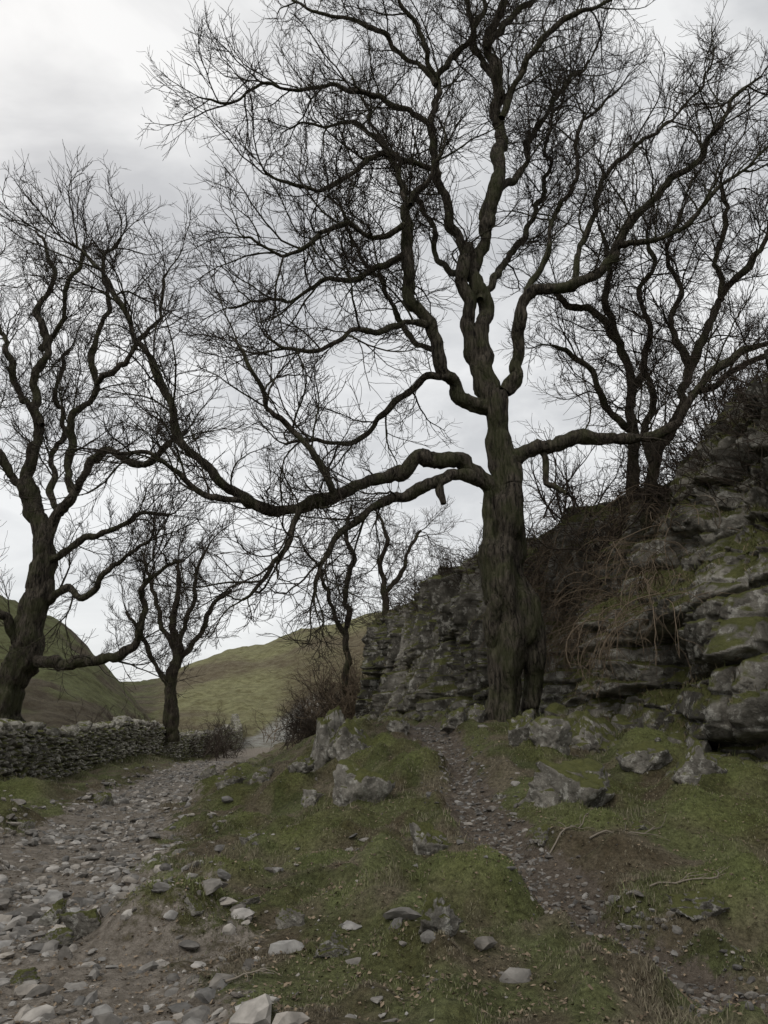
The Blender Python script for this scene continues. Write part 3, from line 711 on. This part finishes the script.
col = gc*rng.uniform(.65, 1.45, n)[:, None]; col = np.where(straw, np.array([.235, .21, .145])*rng.uniform(.6, 1.2, (n, 1)), col)
blades('grass', x, y, height(x, y)-.004, ln, wd, col)
sel = np.nonzero((cn[:, 2] > .55) & (cctr[:, 1] < 32) & (cctr[:, 0] < 10) & (fbm(cctr[:, 0], cctr[:, 1], cctr[:, 2], 99, 3) > -.15))[0]
sel = rng.choice(sel, 52000); P = cctr[sel]+rng.normal(0, .03, (len(sel), 3)); n = len(sel)
col = np.where(rng.uniform(0, 1, (n, 1)) < .5, np.array([.175, .14, .088]), np.array([.088, .096, .037]))*rng.uniform(.5, 1.3, (n, 1))
blades('ledge_grass', P[:, 0], P[:, 1], P[:, 2]-.02, rng.uniform(.05, .22, n), rng.uniform(.006, .012, n), col, 1.6, M_GRASS, .8)
s = rng.uniform(0, Lw[-1]*.6, 14000); x = np.interp(s, Lw, wl[:, 0])+.35+np.abs(rng.normal(0, .35, len(s))); y = np.interp(s, Lw, wl[:, 1])
k = rng.choice(np.nonzero((cc[:, 0] < 8) & (cc[:, 1] < 29))[0], 24000); o = rng.normal(.35, .4, len(k))
x = np.append(x, cc[k, 0]-inn[k, 0]*o); y = np.append(y, cc[k, 1]-inn[k, 1]*o); n = len(x)
kp = fbm(x*1.2, y*1.2, None, 120, 3) > -.05; x, y = x[kp], y[kp]; n = len(x)
col = np.where(rng.uniform(0, 1, (n, 1)) < .4, np.array([.20, .175, .11]), np.array([.095, .108, .042]))*rng.uniform(.6, 1.3, (n, 1))
blades('rough_grass', x, y, height(x, y)-.01, rng.uniform(.06, .22, n), rng.uniform(.006, .012, n), col, 1.)
n = 12000; y = 3.5*np.exp(rng.uniform(0, 1, n)*math.log(18/3.5)); x = rng.uniform(-.5, .5, n)*y
P = np.stack([x, y, height(x, y)+.008], -1); a = rng.uniform(0, 6.28, n); l = rng.uniform(.006, .018, n)
d1 = np.stack([np.cos(a), np.sin(a), rng.normal(0, .3, n)], -1)*l[:, None]; d2 = np.stack([-np.sin(a), np.cos(a), rng.normal(0, .4, n)], -1)*l[:, None]*.55
V = np.stack([P-d1, P-d2, P+d1, P+d2+np.array([0, 0, .004])], 1).reshape(-1, 3); k = np.arange(n)[:, None]*4
cl = np.array([.17, .13, .09])*rng.uniform(.4, 1.4, (n, 1))
mkmesh('leaf_litter', V, k+np.array([[0, 1, 2, 3]]), M_LEAF, False, np.repeat(cl, 4, axis=0))

# ------------------------------------------------------------------ sky and sun
w = bpy.data.worlds.new('World'); scene.world = w; w.use_nodes = True; nt = w.node_tree
bg = nt.nodes['Background']
sky = nt.nodes.new('ShaderNodeTexSky'); sky.sky_type = 'NISHITA'; sky.sun_disc = False
sky.sun_elevation = math.radians(48); sky.sun_rotation = math.radians(-35)
n = N(nt)
tc = nt.nodes.new('ShaderNodeTexCoord'); sp = nt.nodes.new('ShaderNodeSeparateXYZ'); nt.links.new(tc.outputs['Generated'], sp.inputs[0])
den = n.math('ADD', n.math('MAXIMUM', sp.outputs[2], 0.), .30)
cx = nt.nodes.new('ShaderNodeCombineXYZ'); nt.links.new(n.math('DIVIDE', sp.outputs[0], den), cx.inputs[0]); nt.links.new(n.math('DIVIDE', sp.outputs[1], den), cx.inputs[1])
cx.inputs[2].default_value = 3.3
f = n.noise(3.0, 6, .55, cx.outputs[0], .4)
big = n.noise(.9, 2, .5, cx.outputs[0])
f = n.math('ADD', n.math('MULTIPLY', f, .65), n.math('MULTIPLY', big, .35))
cl = n.ramp(f, [(.42, (.275, .279, .285)), (.49, (.35, .353, .355)), (.57, (.445, .446, .443))])
hz = n.ramp(sp.outputs[2], [(.05, .75), (.52, .0)])
cl = n.mix(hz, cl, (.43, .433, .43))
cl = n.mix(1., cl, n.ramp(sp.outputs[2], [(.80, .52), (.96, 1.)]), 'MULTIPLY')
cl = n.mix(1., cl, (1.92, 1.92, 1.92), 'MULTIPLY')
skyd = n.mix(1., sky.outputs[0], (.05, .05, .05), 'MULTIPLY')
out = n.mix(.92, skyd, cl); nt.links.new(out, bg.inputs['Color'])
bg.inputs['Strength'].default_value = 2.1
sd = bpy.data.lights.new('sun', 'SUN'); sd.energy = 1.1; sd.angle = math.radians(25); sd.color = (1, .95, .88)
so = bpy.data.objects.new('sun', sd); scene.collection.objects.link(so); so.rotation_euler = (math.radians(42), 0, math.radians(-35))

cam = bpy.data.cameras.new('camera'); co = bpy.data.objects.new('camera', cam); scene.collection.objects.link(co)
cam.sensor_fit = 'VERTICAL'; cam.sensor_height = 36; cam.lens = 26; cam.clip_end = 3000; cam.clip_start = .05
co.location = (0, 0, EYE); co.rotation_euler = (math.pi/2+PITCH, 0, 0); scene.camera = co
scene.view_settings.view_transform = 'Standard'; scene.view_settings.look = 'None'; scene.view_settings.exposure = 0
